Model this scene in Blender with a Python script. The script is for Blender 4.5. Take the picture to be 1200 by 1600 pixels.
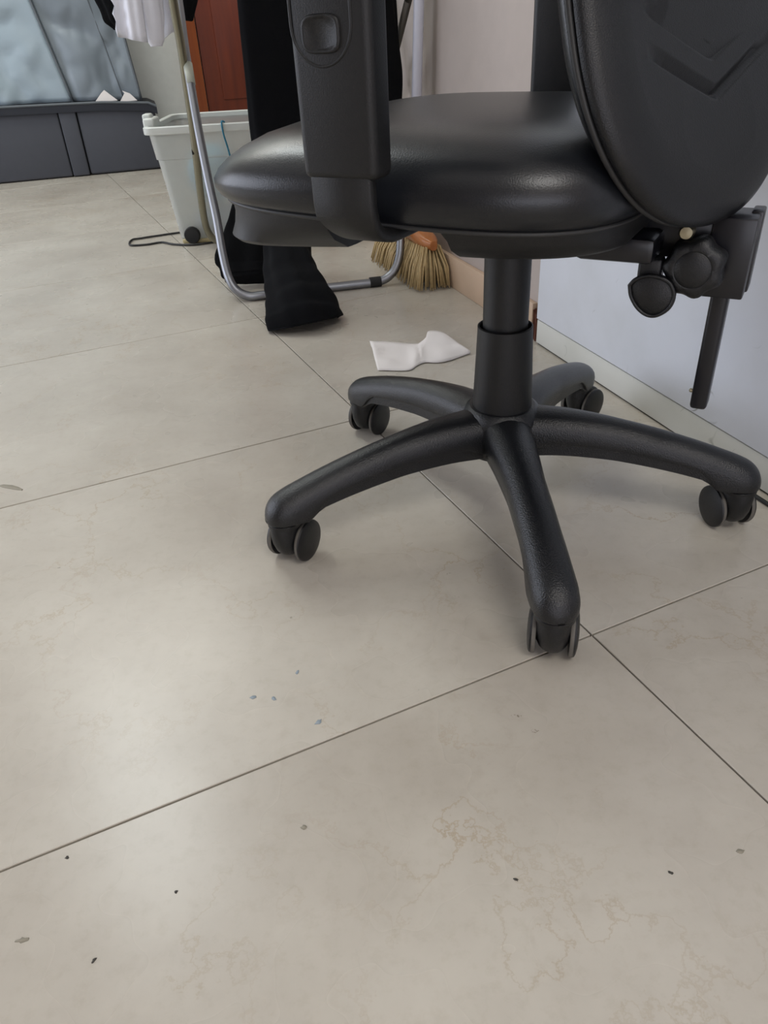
import bpy, bmesh, math, random
from mathutils import Vector, Matrix, noise

for o in list(bpy.data.objects):
    bpy.data.objects.remove(o)
S = bpy.context.scene
C = S.collection
R = math.radians
random.seed(7)

# ------------------------------------------------------------------ camera
cd = bpy.data.cameras.new('camera')
cam = bpy.data.objects.new('camera', cd)
C.objects.link(cam)
r2 = Vector((0.998309, -0.031905, -0.048528)); 
PITCH, ROLL, FPX = R(33.28), R(3.35), 1160.7
cp, sp, cr, sr = math.cos(PITCH), math.sin(PITCH), math.cos(ROLL), math.sin(ROLL)
fw = Vector((0, cp, -sp)); r1 = Vector((1, 0, 0)); d1 = Vector((0, -sp, -cp))
rx = cr * r1 + sr * d1
dx = -sr * r1 + cr * d1
m = Matrix((rx, -dx, -fw)).transposed().to_4x4()
m.translation = Vector((0, 0, 0.55))
cam.matrix_world = m
cd.sensor_fit = 'VERTICAL'
cd.sensor_height = 24.0
cd.lens = FPX * 24.0 / 1600.0
cd.clip_start = 0.02
S.camera = cam

# ------------------------------------------------------------------ world, lamps, exposure
w = bpy.data.worlds.new('world'); S.world = w; w.use_nodes = True
w.node_tree.nodes['Background'].inputs[0].default_value = (0.75, 0.85, 1.0, 1)
w.node_tree.nodes['Background'].inputs[1].default_value = 0.15

def area(name, loc, size, power, col, rot=(0, 0, 0)):
    l = bpy.data.lights.new(name, 'AREA'); l.shape = 'RECTANGLE'
    l.size, l.size_y = size; l.energy = power; l.color = col
    o = bpy.data.objects.new(name, l); C.objects.link(o)
    o.location = loc; o.rotation_euler = rot
    return o
area('ceiling_lamp', (-1.20, 2.25, 2.52), (0.28, 1.2), 15, (0.93, 1.0, 1.0), (0, 0, R(24)))
area('ceiling_lamp', (0.75, -1.1, 2.52), (1.2, 0.9), 32, (1.0, 0.98, 0.95), (0, 0, R(16)))
area('ceiling_lamp', (-1.5, 3.3, 2.52), (1.2, 0.45), 19, (1.0, 1.0, 0.92), (0, 0, R(16)))  # extra unseen lamp, added to brighten the back wall and far floor
area('fill_light', (-3.2, 1.6, 1.0), (1.5, 3.0), 50, (0.80, 0.86, 1.0), (0, R(-90), 0))  # cool fill added on the left to brighten the cabinet; no window seen
area('fill_light', (0.7, -2.1, 0.7), (3.0, 1.1), 22, (0.84, 0.87, 1.0), (R(90), 0, 0))  # low fill added behind the camera to lift upright faces, not a window

S.view_settings.view_transform = 'Standard'
S.view_settings.look = 'None'
S.view_settings.gamma = 1.0
S.view_settings.exposure = 0.17
S.view_settings.use_curve_mapping = False

# ------------------------------------------------------------------ materials
def lin(h):
    h = h.lstrip('#')
    out = []
    for i in (0, 2, 4):
        c = int(h[i:i+2], 16) / 255
        out.append(c / 12.92 if c <= 0.04045 else ((c + 0.055) / 1.055) ** 2.4)
    return (*out, 1)

def mat(name, col, rough=0.5, metal=0.0, var=0.06, nscale=30, bump=0.0, bscale=200, **kw):
    mt = bpy.data.materials.new(name); mt.use_nodes = True
    nt = mt.node_tree; N, L = nt.nodes, nt.links
    b = N['Principled BSDF']
    b.inputs['Roughness'].default_value = rough
    b.inputs['Metallic'].default_value = metal
    for k, v in kw.items():
        b.inputs[k.replace('_', ' ')].default_value = v
    c = lin(col) if isinstance(col, str) else col
    geo = N.new('ShaderNodeTexCoord')
    nz = N.new('ShaderNodeTexNoise'); nz.inputs['Scale'].default_value = nscale; nz.inputs['Detail'].default_value = 4
    L.new(geo.outputs['Object'], nz.inputs['Vector'])
    mx = N.new('ShaderNodeMix'); mx.data_type = 'RGBA'
    mx.inputs[6].default_value = (*[max(0, v * (1 - var)) for v in c[:3]], 1)
    mx.inputs[7].default_value = (*[min(1, v * (1 + var)) for v in c[:3]], 1)
    L.new(nz.outputs['Fac'], mx.inputs[0])
    L.new(mx.outputs[2], b.inputs['Base Color'])
    if bump > 0:
        n2 = N.new('ShaderNodeTexNoise'); n2.inputs['Scale'].default_value = bscale; n2.inputs['Detail'].default_value = 3
        L.new(geo.outputs['Object'], n2.inputs['Vector'])
        bp = N.new('ShaderNodeBump'); bp.inputs['Strength'].default_value = bump; bp.inputs['Distance'].default_value = 0.002
        L.new(n2.outputs['Fac'], bp.inputs['Height']); L.new(bp.outputs['Normal'], b.inputs['Normal'])
    return mt

def floor_mat():
    mt = bpy.data.materials.new('marble_tile'); mt.use_nodes = True
    nt = mt.node_tree; N, L = nt.nodes, nt.links
    b = N['Principled BSDF']
    geo = N.new('ShaderNodeNewGeometry'); info = N.new('ShaderNodeObjectInfo')
    off = N.new('ShaderNodeVectorMath'); off.operation = 'SCALE'
    L.new(info.outputs['Random'], off.inputs['Scale']); off.inputs[0].default_value = (7, 3, 0)
    ad = N.new('ShaderNodeVectorMath'); L.new(geo.outputs['Position'], ad.inputs[0]); L.new(off.outputs[0], ad.inputs[1])
    n1 = N.new('ShaderNodeTexNoise'); n1.inputs['Scale'].default_value = 3.2; n1.inputs['Detail'].default_value = 6; n1.inputs['Roughness'].default_value = 0.62
    L.new(ad.outputs[0], n1.inputs['Vector'])
    rp = N.new('ShaderNodeValToRGB')
    e = rp.color_ramp.elements
    e[0].position = 0.3; e[0].color = lin('#aaa296'); e[1].position = 0.7; e[1].color = lin('#c2bcb0')
    L.new(n1.outputs['Fac'], rp.inputs[0])
    # fine speckle
    n3 = N.new('ShaderNodeTexNoise'); n3.inputs['Scale'].default_value = 70; n3.inputs['Detail'].default_value = 5; n3.inputs['Roughness'].default_value = 0.7
    L.new(ad.outputs[0], n3.inputs['Vector'])
    r3 = N.new('ShaderNodeValToRGB'); e = r3.color_ramp.elements
    e[0].position = 0.3; e[0].color = (0.86, 0.84, 0.80, 1); e[1].position = 0.5; e[1].color = (1, 1, 1, 1)
    L.new(n3.outputs['Fac'], r3.inputs[0])
    m1 = N.new('ShaderNodeMix'); m1.data_type = 'RGBA'; m1.blend_type = 'MULTIPLY'; m1.inputs[0].default_value = 0.45
    L.new(rp.outputs[0], m1.inputs[6]); L.new(r3.outputs[0], m1.inputs[7])
    # wandering hairline veins
    nd = N.new('ShaderNodeTexNoise'); nd.inputs['Scale'].default_value = 5; nd.inputs['Detail'].default_value = 7; nd.inputs['Roughness'].default_value = 0.65
    L.new(ad.outputs[0], nd.inputs['Vector'])
    sc = N.new('ShaderNodeVectorMath'); sc.operation = 'SCALE'; sc.inputs['Scale'].default_value = 0.42
    L.new(nd.outputs['Color'], sc.inputs[0])
    a2 = N.new('ShaderNodeVectorMath'); L.new(ad.outputs[0], a2.inputs[0]); L.new(sc.outputs[0], a2.inputs[1])
    vo = N.new('ShaderNodeTexVoronoi'); vo.feature = 'DISTANCE_TO_EDGE'; vo.inputs['Scale'].default_value = 4.2
    L.new(a2.outputs[0], vo.inputs['Vector'])
    rv = N.new('ShaderNodeValToRGB'); e = rv.color_ramp.elements
    e[0].position = 0.0; e[0].color = (1, 1, 1, 1); e[1].position = 0.016; e[1].color = (0, 0, 0, 1)
    L.new(vo.outputs['Distance'], rv.inputs[0])
    nm = N.new('ShaderNodeTexNoise'); nm.inputs['Scale'].default_value = 4.0; nm.inputs['Detail'].default_value = 3
    L.new(geo.outputs['Position'], nm.inputs['Vector'])
    rm = N.new('ShaderNodeValToRGB'); e = rm.color_ramp.elements
    e[0].position = 0.42; e[0].color = (0, 0, 0, 1); e[1].position = 0.66; e[1].color = (0.55, 0.55, 0.55, 1)
    L.new(nm.outputs['Fac'], rm.inputs[0])
    mu = N.new('ShaderNodeMath'); mu.operation = 'MULTIPLY'; L.new(rv.outputs[0], mu.inputs[0]); L.new(rm.outputs[0], mu.inputs[1])
    m2 = N.new('ShaderNodeMix'); m2.data_type = 'RGBA'; L.new(mu.outputs[0], m2.inputs[0])
    L.new(m1.outputs[2], m2.inputs[6]); m2.inputs[7].default_value = lin('#9a8464')
    # rare dark specks of dirt
    v3 = N.new('ShaderNodeTexVoronoi'); v3.inputs['Scale'].default_value = 9
    L.new(a2.outputs[0], v3.inputs['Vector'])
    rs = N.new('ShaderNodeValToRGB'); e = rs.color_ramp.elements
    e[0].position = 0.012; e[0].color = (1, 1, 1, 1); e[1].position = 0.03; e[1].color = (0, 0, 0, 1)
    L.new(v3.outputs['Distance'], rs.inputs[0])
    m3 = N.new('ShaderNodeMix'); m3.data_type = 'RGBA'; L.new(rs.outputs[0], m3.inputs[0])
    L.new(m2.outputs[2], m3.inputs[6]); m3.inputs[7].default_value = lin('#7d7668')
    L.new(m3.outputs[2], b.inputs['Base Color'])
    n4 = N.new('ShaderNodeTexNoise'); n4.inputs['Scale'].default_value = 8
    L.new(geo.outputs['Position'], n4.inputs['Vector'])
    mr = N.new('ShaderNodeMapRange'); mr.inputs[3].default_value = 0.255; mr.inputs[4].default_value = 0.295
    L.new(n4.outputs['Fac'], mr.inputs[0]); L.new(mr.outputs[0], b.inputs['Roughness'])
    nb = N.new('ShaderNodeTexNoise'); nb.inputs['Scale'].default_value = 60; nb.inputs['Detail'].default_value = 4
    L.new(geo.outputs['Position'], nb.inputs['Vector'])
    bp = N.new('ShaderNodeBump'); bp.inputs['Strength'].default_value = 0.08; bp.inputs['Distance'].default_value = 0.001
    L.new(nb.outputs['Fac'], bp.inputs['Height']); L.new(bp.outputs['Normal'], b.inputs['Normal'])
    b.inputs['Specular IOR Level'].default_value = 0.5
    return mt

def scuffed(name, col, mark, rough=0.35, scale=6.0):
    """painted board with curved scuffs and soft dirt"""
    mt = bpy.data.materials.new(name); mt.use_nodes = True
    nt = mt.node_tree; N, L = nt.nodes, nt.links
    b = N['Principled BSDF']; b.inputs['Roughness'].default_value = rough
    geo = N.new('ShaderNodeNewGeometry')
    nd = N.new('ShaderNodeTexNoise'); nd.inputs['Scale'].default_value = 4; nd.inputs['Detail'].default_value = 3
    L.new(geo.outputs['Position'], nd.inputs['Vector'])
    sc = N.new('ShaderNodeVectorMath'); sc.operation = 'SCALE'; sc.inputs['Scale'].default_value = 0.5
    L.new(nd.outputs['Color'], sc.inputs[0])
    ad = N.new('ShaderNodeVectorMath'); L.new(geo.outputs['Position'], ad.inputs[0]); L.new(sc.outputs[0], ad.inputs[1])
    vo = N.new('ShaderNodeTexVoronoi'); vo.feature = 'DISTANCE_TO_EDGE'; vo.inputs['Scale'].default_value = scale
    L.new(ad.outputs[0], vo.inputs['Vector'])
    rv = N.new('ShaderNodeValToRGB'); e = rv.color_ramp.elements
    e[0].position = 0.0; e[0].color = (1, 1, 1, 1); e[1].position = 0.012; e[1].color = (0, 0, 0, 1)
    L.new(vo.outputs['Distance'], rv.inputs[0])
    nm = N.new('ShaderNodeTexNoise'); nm.inputs['Scale'].default_value = 14; nm.inputs['Detail'].default_value = 2
    L.new(geo.outputs['Position'], nm.inputs['Vector'])
    rm = N.new('ShaderNodeValToRGB'); e = rm.color_ramp.elements
    e[0].position = 0.62; e[0].color = (0, 0, 0, 1); e[1].position = 0.72; e[1].color = (0.8, 0.8, 0.8, 1)
    L.new(nm.outputs['Fac'], rm.inputs[0])
    mu = N.new('ShaderNodeMath'); mu.operation = 'MULTIPLY'; L.new(rv.outputs[0], mu.inputs[0]); L.new(rm.outputs[0], mu.inputs[1])
    # faint broad dirt
    n2 = N.new('ShaderNodeTexNoise'); n2.inputs['Scale'].default_value = 9; n2.inputs['Detail'].default_value = 5
    L.new(geo.outputs['Position'], n2.inputs['Vector'])
    r2_ = N.new('ShaderNodeValToRGB'); e = r2_.color_ramp.elements
    e[0].position = 0.3; e[0].color = (0.90, 0.90, 0.88, 1); e[1].position = 0.55; e[1].color = (1, 1, 1, 1)
    L.new(n2.outputs['Fac'], r2_.inputs[0])
    m0 = N.new('ShaderNodeMix'); m0.data_type = 'RGBA'; m0.blend_type = 'MULTIPLY'; m0.inputs[0].default_value = 0.7
    m0.inputs[6].default_value = lin(col); L.new(r2_.outputs[0], m0.inputs[7])
    mx = N.new('ShaderNodeMix'); mx.data_type = 'RGBA'; L.new(mu.outputs[0], mx.inputs[0])
    L.new(m0.outputs[2], mx.inputs[6]); mx.inputs[7].default_value = lin(mark)
    L.new(mx.outputs[2], b.inputs['Base Color'])
    return mt

def wood(name, c1, c2, scale=6, rough=0.4, axis=2):
    mt = bpy.data.materials.new(name); mt.use_nodes = True
    nt = mt.node_tree; N, L = nt.nodes, nt.links
    b = N['Principled BSDF']; b.inputs['Roughness'].default_value = rough
    tc = N.new('ShaderNodeTexCoord'); mp = N.new('ShaderNodeMapping')
    s = [scale * 5] * 3; s[axis] = scale * 0.35
    mp.inputs['Scale'].default_value = s
    L.new(tc.outputs['Object'], mp.inputs['Vector'])
    nz = N.new('ShaderNodeTexNoise'); nz.inputs['Scale'].default_value = 1; nz.inputs['Detail'].default_value = 8; nz.inputs['Roughness'].default_value = 0.6
    L.new(mp.outputs[0], nz.inputs['Vector'])
    rp = N.new('ShaderNodeValToRGB'); e = rp.color_ramp.elements
    e[0].position = 0.3; e[0].color = lin(c1); e[1].position = 0.7; e[1].color = lin(c2)
    L.new(nz.outputs['Fac'], rp.inputs[0]); L.new(rp.outputs[0], b.inputs['Base Color'])
    return mt

M = {}
M['tile'] = floor_mat()
M['subfloor'] = mat('dark_grout', '#100e0c', 1.0)
M['wall'] = mat('cream_wall_paint', '#b9aea7', 0.7, bump=0.05, bscale=60)
M['wall_back'] = mat('white_wall_paint', '#e8ebe6', 0.7, bump=0.05, bscale=60)
M['ceiling'] = mat('white_ceiling_paint', '#efede6', 0.8)
M['skirting'] = scuffed('beige_skirting', '#c8ae95', '#7a6450', 0.5, 8)
M['raw_wood'] = mat('split_raw_wood', '#5d3526', 0.9, var=0.5, nscale=120, bump=0.9, bscale=300)
M['cabinet'] = scuffed('white_laminate', '#e2e6ee', '#6d7068', 0.35)
M['plinth'] = scuffed('white_plinth', '#d3d3cc', '#66665c', 0.4, 12)
M['gap'] = mat('black_gap', '#14120f', 0.9)
M['door'] = wood('red_brown_door', '#5e2413', '#7d3318', 5, 0.35)
M['door_frame'] = wood('orange_brown_frame', '#8d4420', '#a95a2e', 5, 0.4)
M['plastic'] = mat('black_textured_plastic', '#0c0d10', 0.40, var=0.12, nscale=8, bump=0.25, bscale=900)
M['plastic_dusty'] = mat('dusty_black_plastic', '#131417', 0.30, var=0.3, nscale=14, bump=0.35, bscale=700)
M['arm_plastic'] = mat('matt_black_arm_plastic', '#0b0b0c', 0.5, var=0.06, bump=0.15, bscale=900)
M['leather'] = mat('black_leatherette', '#15171b', 0.31, var=0.1, nscale=12, bump=0.10, bscale=700)
M['black_steel'] = mat('black_painted_steel', '#15151a', 0.3, var=0.05)
M['seam'] = mat('worn_piping', '#2b2b2b', 0.5)
M['tread'] = mat('worn_grey_tread', '#5f5b55', 0.7, var=0.35, nscale=90)
M['zinc'] = mat('zinc_bolt', '#b8b098', 0.35, 1.0)
M['steel'] = mat('grey_steel_tube', '#8f9196', 0.42, 1.0, var=0.08)
M['champagne'] = mat('champagne_steel_tube', '#8f8c7c', 0.38, 1.0, var=0.08)
M['rubber'] = mat('black_rubber', '#161616', 0.7)
M['black_cloth'] = mat('black_cotton', '#0d0e10', 0.92, var=0.25, nscale=40, bump=0.3, bscale=500, Specular_IOR_Level=0.15)
M['navy_cloth'] = mat('blue_black_cotton', '#090a0d', 0.95, var=0.2, nscale=30, bump=0.3, bscale=500, Specular_IOR_Level=0.15)
M['white_cloth'] = mat('white_cotton', '#dfe0e8', 0.85, var=0.03, bump=0.2, bscale=500)
M['paper'] = mat('white_paper', '#e2dcd8', 0.8, var=0.03)
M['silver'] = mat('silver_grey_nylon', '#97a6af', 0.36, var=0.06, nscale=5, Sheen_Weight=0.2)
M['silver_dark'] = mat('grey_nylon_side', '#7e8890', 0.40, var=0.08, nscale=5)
M['piping'] = mat('grey_piping', '#5b6166', 0.5)
M['charcoal'] = mat('charcoal_upholstery', '#46484f', 0.8, var=0.06, bump=0.2, bscale=600)
M['dark_trim'] = mat('dark_navy_trim', '#1d212a', 0.6)
M['translucent'] = mat('translucent_polypropylene', '#f2f4f0', 0.30, Transmission_Weight=0.78)
M['tub_rim'] = mat('milky_plastic_rim', '#dfe3dd', 0.4, Transmission_Weight=0.2)
M['blue_bag'] = mat('pale_blue_bag', '#7fa9bd', 0.6, var=0.1)
M['grey_bag'] = mat('grey_blue_cloth', '#8b97a3', 0.7, var=0.2, nscale=20)
M['blue_cord'] = mat('blue_braided_cord', '#2a7590', 0.7, var=0.5, nscale=300)
M['cable'] = mat('black_cable', '#101010', 0.5)
M['bristle'] = mat('straw_bristle', '#b79f72', 0.5, var=0.35, nscale=120)
M['broom_wood'] = wood('varnished_orange_wood', '#9a5a2c', '#bd7a45', 9, 0.28, 1)
M['handle_white'] = mat('white_coated_handle', '#c9cbd8', 0.4, var=0.04)
M['mark_blue'] = mat('blue_grey_smear', '#8d98a0', 0.6)
M['mark_brown'] = mat('brown_grey_smear', '#8d8778', 0.6)
M['mark_black'] = mat('dark_speck', '#3a3732', 0.7)
M['plate'] = mat('white_plate', '#d5dae2', 0.5)
M['plate_blue'] = mat('blue_plate', '#4d6c9c', 0.5)

# ------------------------------------------------------------------ mesh helpers
def link(name, bm, mt, parent=None, sharp=35, smooth=True, loc=None):
    me = bpy.data.meshes.new(name)
    bmesh.ops.recalc_face_normals(bm, faces=bm.faces)
    bm.to_mesh(me); bm.free()
    for p in me.polygons: p.use_smooth = smooth
    if smooth and sharp: me.set_sharp_from_angle(angle=R(sharp))
    for q in (mt if isinstance(mt, (list, tuple)) else [mt]): me.materials.append(q)
    o = bpy.data.objects.new(name, me); C.objects.link(o)
    if parent: o.parent = parent
    if loc: o.location = loc
    return o

def thing(name, label, cat, loc=(0, 0, 0), rz=0, group=None):
    o = bpy.data.objects.new(name, None); C.objects.link(o)
    o.location = loc; o.rotation_euler = (0, 0, rz); o.empty_display_size = 0.05
    return tag(o, label, cat, group)

def tag(o, label, cat, group=None):
    o['label'] = label; o['category'] = cat
    if group: o['group'] = group
    return o

def struct(o):
    o['kind'] = 'structure'; return o

def loft(bm, rings, closed=True, cap=(True, True), mi=0):
    vs = [[bm.verts.new(p) for p in r] for r in rings]
    n = len(vs[0])
    for a, b in zip(vs[:-1], vs[1:]):
        for i in range(n if closed else n - 1):
            j = (i + 1) % n
            f = bm.faces.new((a[i], a[j], b[j], b[i])); f.material_index = mi
    if closed:
        if cap[0]: bm.faces.new(list(reversed(vs[0]))).material_index = mi
        if cap[1]: bm.faces.new(vs[-1]).material_index = mi
    return vs

def spline(pts, n=8):
    """Catmull-Rom through points"""
    P = [Vector(p) for p in pts]
    if len(P) < 3:
        return [P[0].lerp(P[1], i / n) for i in range(n + 1)]
    out = []
    for i in range(len(P) - 1):
        p1, p2 = P[i], P[i + 1]
        p0 = P[i - 1] if i else p1 * 2 - p2
        p3 = P[i + 2] if i + 2 < len(P) else p2 * 2 - p1
        for k in range(n):
            t = k / n
            out.append(0.5 * ((2 * p1) + (p2 - p0) * t + (2 * p0 - 5 * p1 + 4 * p2 - p3) * t * t + (3 * p1 - p0 - 3 * p2 + p3) * t ** 3))
    out.append(P[-1])
    return out

def tube(bm, pts, r, seg=12, squash=1.0, closed=False):
    """swept circle with parallel transport; r number or list"""
    P = [Vector(p) for p in pts]; n = len(P)
    rad = r if isinstance(r, (list, tuple)) else [r] * n
    T = []
    for i in range(n):
        a = P[(i - 1) % n] if (closed or i) else P[i]
        b = P[(i + 1) % n] if (closed or i < n - 1) else P[i]
        T.append((b - a).normalized())
    up = Vector((0, 0, 1)) if abs(T[0].z) < 0.9 else Vector((1, 0, 0))
    u = (up - T[0] * up.dot(T[0])).normalized()
    rings = []
    for i in range(n):
        u = (u - T[i] * u.dot(T[i])).normalized(); v = T[i].cross(u)
        rings.append([P[i] + u * (math.cos(a) * rad[i] * squash) + v * (math.sin(a) * rad[i])
                      for a in (2 * math.pi * k / seg for k in range(seg))])
    if closed:
        rings.append(rings[0])
        vs = [[bm.verts.new(p) for p in q] for q in rings[:-1]]
        for i in range(n):
            a, b = vs[i], vs[(i + 1) % n]
            for k in range(seg):
                j = (k + 1) % seg
                bm.faces.new((a[k], a[j], b[j], b[k]))
    else:
        loft(bm, rings)

def lathe(bm, prof, seg=32, mtx=None):
    """prof: list of (r, z)"""
    rings = [[Vector((r * math.cos(a), r * math.sin(a), z)) for a in (2 * math.pi * k / seg for k in range(seg))] for r, z in prof]
    if mtx: rings = [[mtx @ p for p in q] for q in rings]
    loft(bm, rings)

def box(bm, lo, hi, bev=0.0, seg=3, mtx=None):
    x0, y0, z0 = lo; x1, y1, z1 = hi
    v = [bm.verts.new(p) for p in ((x0, y0, z0), (x1, y0, z0), (x1, y1, z0), (x0, y1, z0), (x0, y0, z1), (x1, y0, z1), (x1, y1, z1), (x0, y1, z1))]
    fs = [bm.faces.new([v[i] for i in q]) for q in ((3, 2, 1, 0), (4, 5, 6, 7), (0, 1, 5, 4), (1, 2, 6, 5), (2, 3, 7, 6), (3, 0, 4, 7))]
    geom = list(v)
    if bev > 0:
        es = list({e for f in fs for e in f.edges})
        g = bmesh.ops.bevel(bm, geom=es, offset=bev, segments=seg, profile=0.5, affect='EDGES')
        geom = list({vv for f in g['faces'] for vv in f.verts} | {q for q in v if q.is_valid})
    if mtx:
        for q in geom: q.co = mtx @ q.co
    return geom

def B(): return bmesh.new()

# ------------------------------------------------------------------ setting
# floor: 60 cm tiles, one object per tile, joints left open over a dark bed
TA = R(23.269); TS = 0.60
tu = Vector((math.cos(TA), math.sin(TA), 0)); tv = Vector((-math.sin(TA), math.cos(TA), 0))
corner = Vector((0.2118, 0.5785, 0))
bm = B(); box(bm, (-3.4, -2.2, -0.06), (2.6, 5.6, -0.014))
floor = struct(link('floor', bm, M['subfloor'], smooth=False))
floor['label'] = 'beige marble-look tiled floor'
bm = B()
g = 0.0010
box(bm, (g, g, -0.014), (TS - g, TS - g, 0.0), 0.0006, 1)
tile0 = link('tile', bm, M['tile'], floor, smooth=False)
first = True
for i in range(-8, 6):
    for j in range(-6, 11):
        p = corner + tu * (i * TS) + tv * (j * TS)
        c = p + (tu + tv) * (TS / 2)
        if not (-3.2 < c.x < 2.2 and -1.8 < c.y < 5.3): continue
        if c.x > 1.3 + (0.9 - c.y) * 0.1 and c.y < 2.5: continue
        t = tile0 if first else tile0.copy()
        if not first: C.objects.link(t); t.parent = floor
        first = False
        t.location = p; t.rotation_euler = (0, 0, TA)

# right wall runs along WD; local frame x = along the wall (away from camera), y = into the wall
WA = R(107.4)
wdir = Vector((math.cos(WA), math.sin(WA), 0)); wout = Vector((-math.sin(WA), math.cos(WA), 0))   # wout points into the room
WP = Vector((0.3215, 1.434, 0))
def wall_pt(s, d, z): return WP + wdir * s + wout * d + Vector((0, 0, z))
WM = Matrix((wdir, wout, Vector((0, 0, 1)))).transposed().to_4x4(); WM.translation = WP
def wbox(name, lo, hi, mt, bev=0.0, parent=None, smooth=True):
    bm = B(); box(bm, lo, hi, bev, 2)
    o = link(name, bm, mt, parent, smooth=smooth)
    if parent is None: o.matrix_world = WM
    return o
SEND = 1.36       # where the wall ends and a recess opens to the right
struct(wbox('wall_right', (-3.6, -0.20, 0), (SEND, -0.012, 2.6), M['wall'], 0.004))
bb = struct(wbox('baseboard_right', (0.012, -0.012, 0), (SEND + 0.012, 0.0, 0.073), M['skirting'], 0.0015))
# splintered end of the skirting
bm = B()
rng = random.Random(3)
ring = []
rings = []
for k in range(7):
    s = 0.016 - k * 0.0035
    h = 0.068 - abs(rng.gauss(0, 0.005)) - k * 0.0022
    d0 = -0.0105; d1 = -0.0008 - rng.random() * 0.005
    rings.append([Vector((s, d0, 0)), Vector((s + rng.uniform(-.001, .001), d1, 0)), Vector((s, d1 - .001, h * .35)), Vector((s + .001, d1 + rng.uniform(-.002, .0005), h * .7)), Vector((s, d1, h)), Vector((s, d0, h))])
loft(bm, rings)
e = link('splintered_end', bm, M['raw_wood'], bb, smooth=False)
e['label'] = 'splintered dark bare wood end'

# back wall, behind the storage base and the door
BA = R(16.0)
bx = Vector((math.cos(BA), math.sin(BA), 0)); by = Vector((-math.sin(BA), math.cos(BA), 0))
BP = Vector((-1.736, 3.875, 0)) + by * 0.42
BM = Matrix((bx, by, Vector((0, 0, 1)))).transposed().to_4x4(); BM.translation = BP
def bbox(name, lo, hi, mt, bev=0.0, parent=None):
    bm = B(); box(bm, lo, hi, bev, 2)
    o = link(name, bm, mt, parent)
    if parent is None: o.matrix_world = BM
    return o
struct(bbox('wall_back', (-1.8, 0, 0), (4.0, 0.15, 2.6), M['wall_back']))
# door in the back wall
d = bbox('door_1', (1.075, -0.03, 0.005), (1.86, -0.002, 2.05), M['door'], 0.003)
struct(d)
bm = B()
for lo, hi in (((0.985, -0.045, 0), (1.07, -0.001, 2.13)), ((1.865, -0.045, 0), (1.95, -0.001, 2.13)), ((0.985, -0.045, 2.055), (1.95, -0.001, 2.13))):
    box(bm, lo, hi, 0.004, 2)
f = link('door_frame', bm, M['door_frame'], d)
f['label'] = 'lighter orange-brown wooden door frame'
bm = B(); box(bm, (1.16, -0.036, 1.05), (1.78, -0.03, 1.9), 0.004, 2); box(bm, (1.16, -0.036, 0.25), (1.78, -0.03, 0.9), 0.004, 2)
link('door_panel', bm, M['door'], d)

bm = B(); box(bm, (-3.4, -2.2, 0), (-3.25, 5.6, 2.6)); struct(link('wall_left', bm, M['wall'], smooth=False))
bm = B(); box(bm, (-3.4, -2.35, 0), (2.6, -2.2, 2.6)); struct(link('wall_front', bm, M['wall'], smooth=False))
bm = B(); box(bm, (-3.4, -2.3, 2.6), (2.6, 5.6, 2.7)); struct(link('ceiling', bm, M['ceiling'], smooth=False))

# white laminate cabinet flush with the skirting
cab = thing('cabinet', 'tall white laminate cabinet side with scuffed plinth behind the chair', 'cabinet')
cab.matrix_world = WM
cp_ = B(); box(cp_, (-1.30, -0.0115, 0.0515), (-0.0135, 0.004, 2.2), 0.0012, 2); link('side_panel', cp_, M['cabinet'], cab)
cp_ = B(); box(cp_, (-1.30, -0.0115, 0.003), (-0.0135, 0.002, 0.0492), 0.001, 2); link('plinth', cp_, M['plinth'], cab)
cp_ = B(); box(cp_, (-1.298, -0.0115, 0.0), (-0.016, -0.001, 0.06), 0); link('shadow_gap', cp_, M['gap'], cab)

# ------------------------------------------------------------------ office chair
HUB = Vector((0.154, 0.839, 0))
chair = thing('office_chair', 'black leatherette office swivel chair on a five-star castor base, seen from behind', 'chair', HUB)
CA = R(150)          # the seat faces this way
cf = Vector((math.cos(CA), math.sin(CA), 0)); cl = Vector((-math.sin(CA), math.cos(CA), 0))
SM = Matrix((cf, cl, Vector((0, 0, 1)))).transposed().to_4x4()     # seat frame: x forward, y to the sitter's left
def cpart(name, bm, mt, parent=chair, sharp=35, mtx=SM):
    if mtx is not None: bm.transform(mtx)
    return link(name, bm, mt, parent, sharp)

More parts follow.
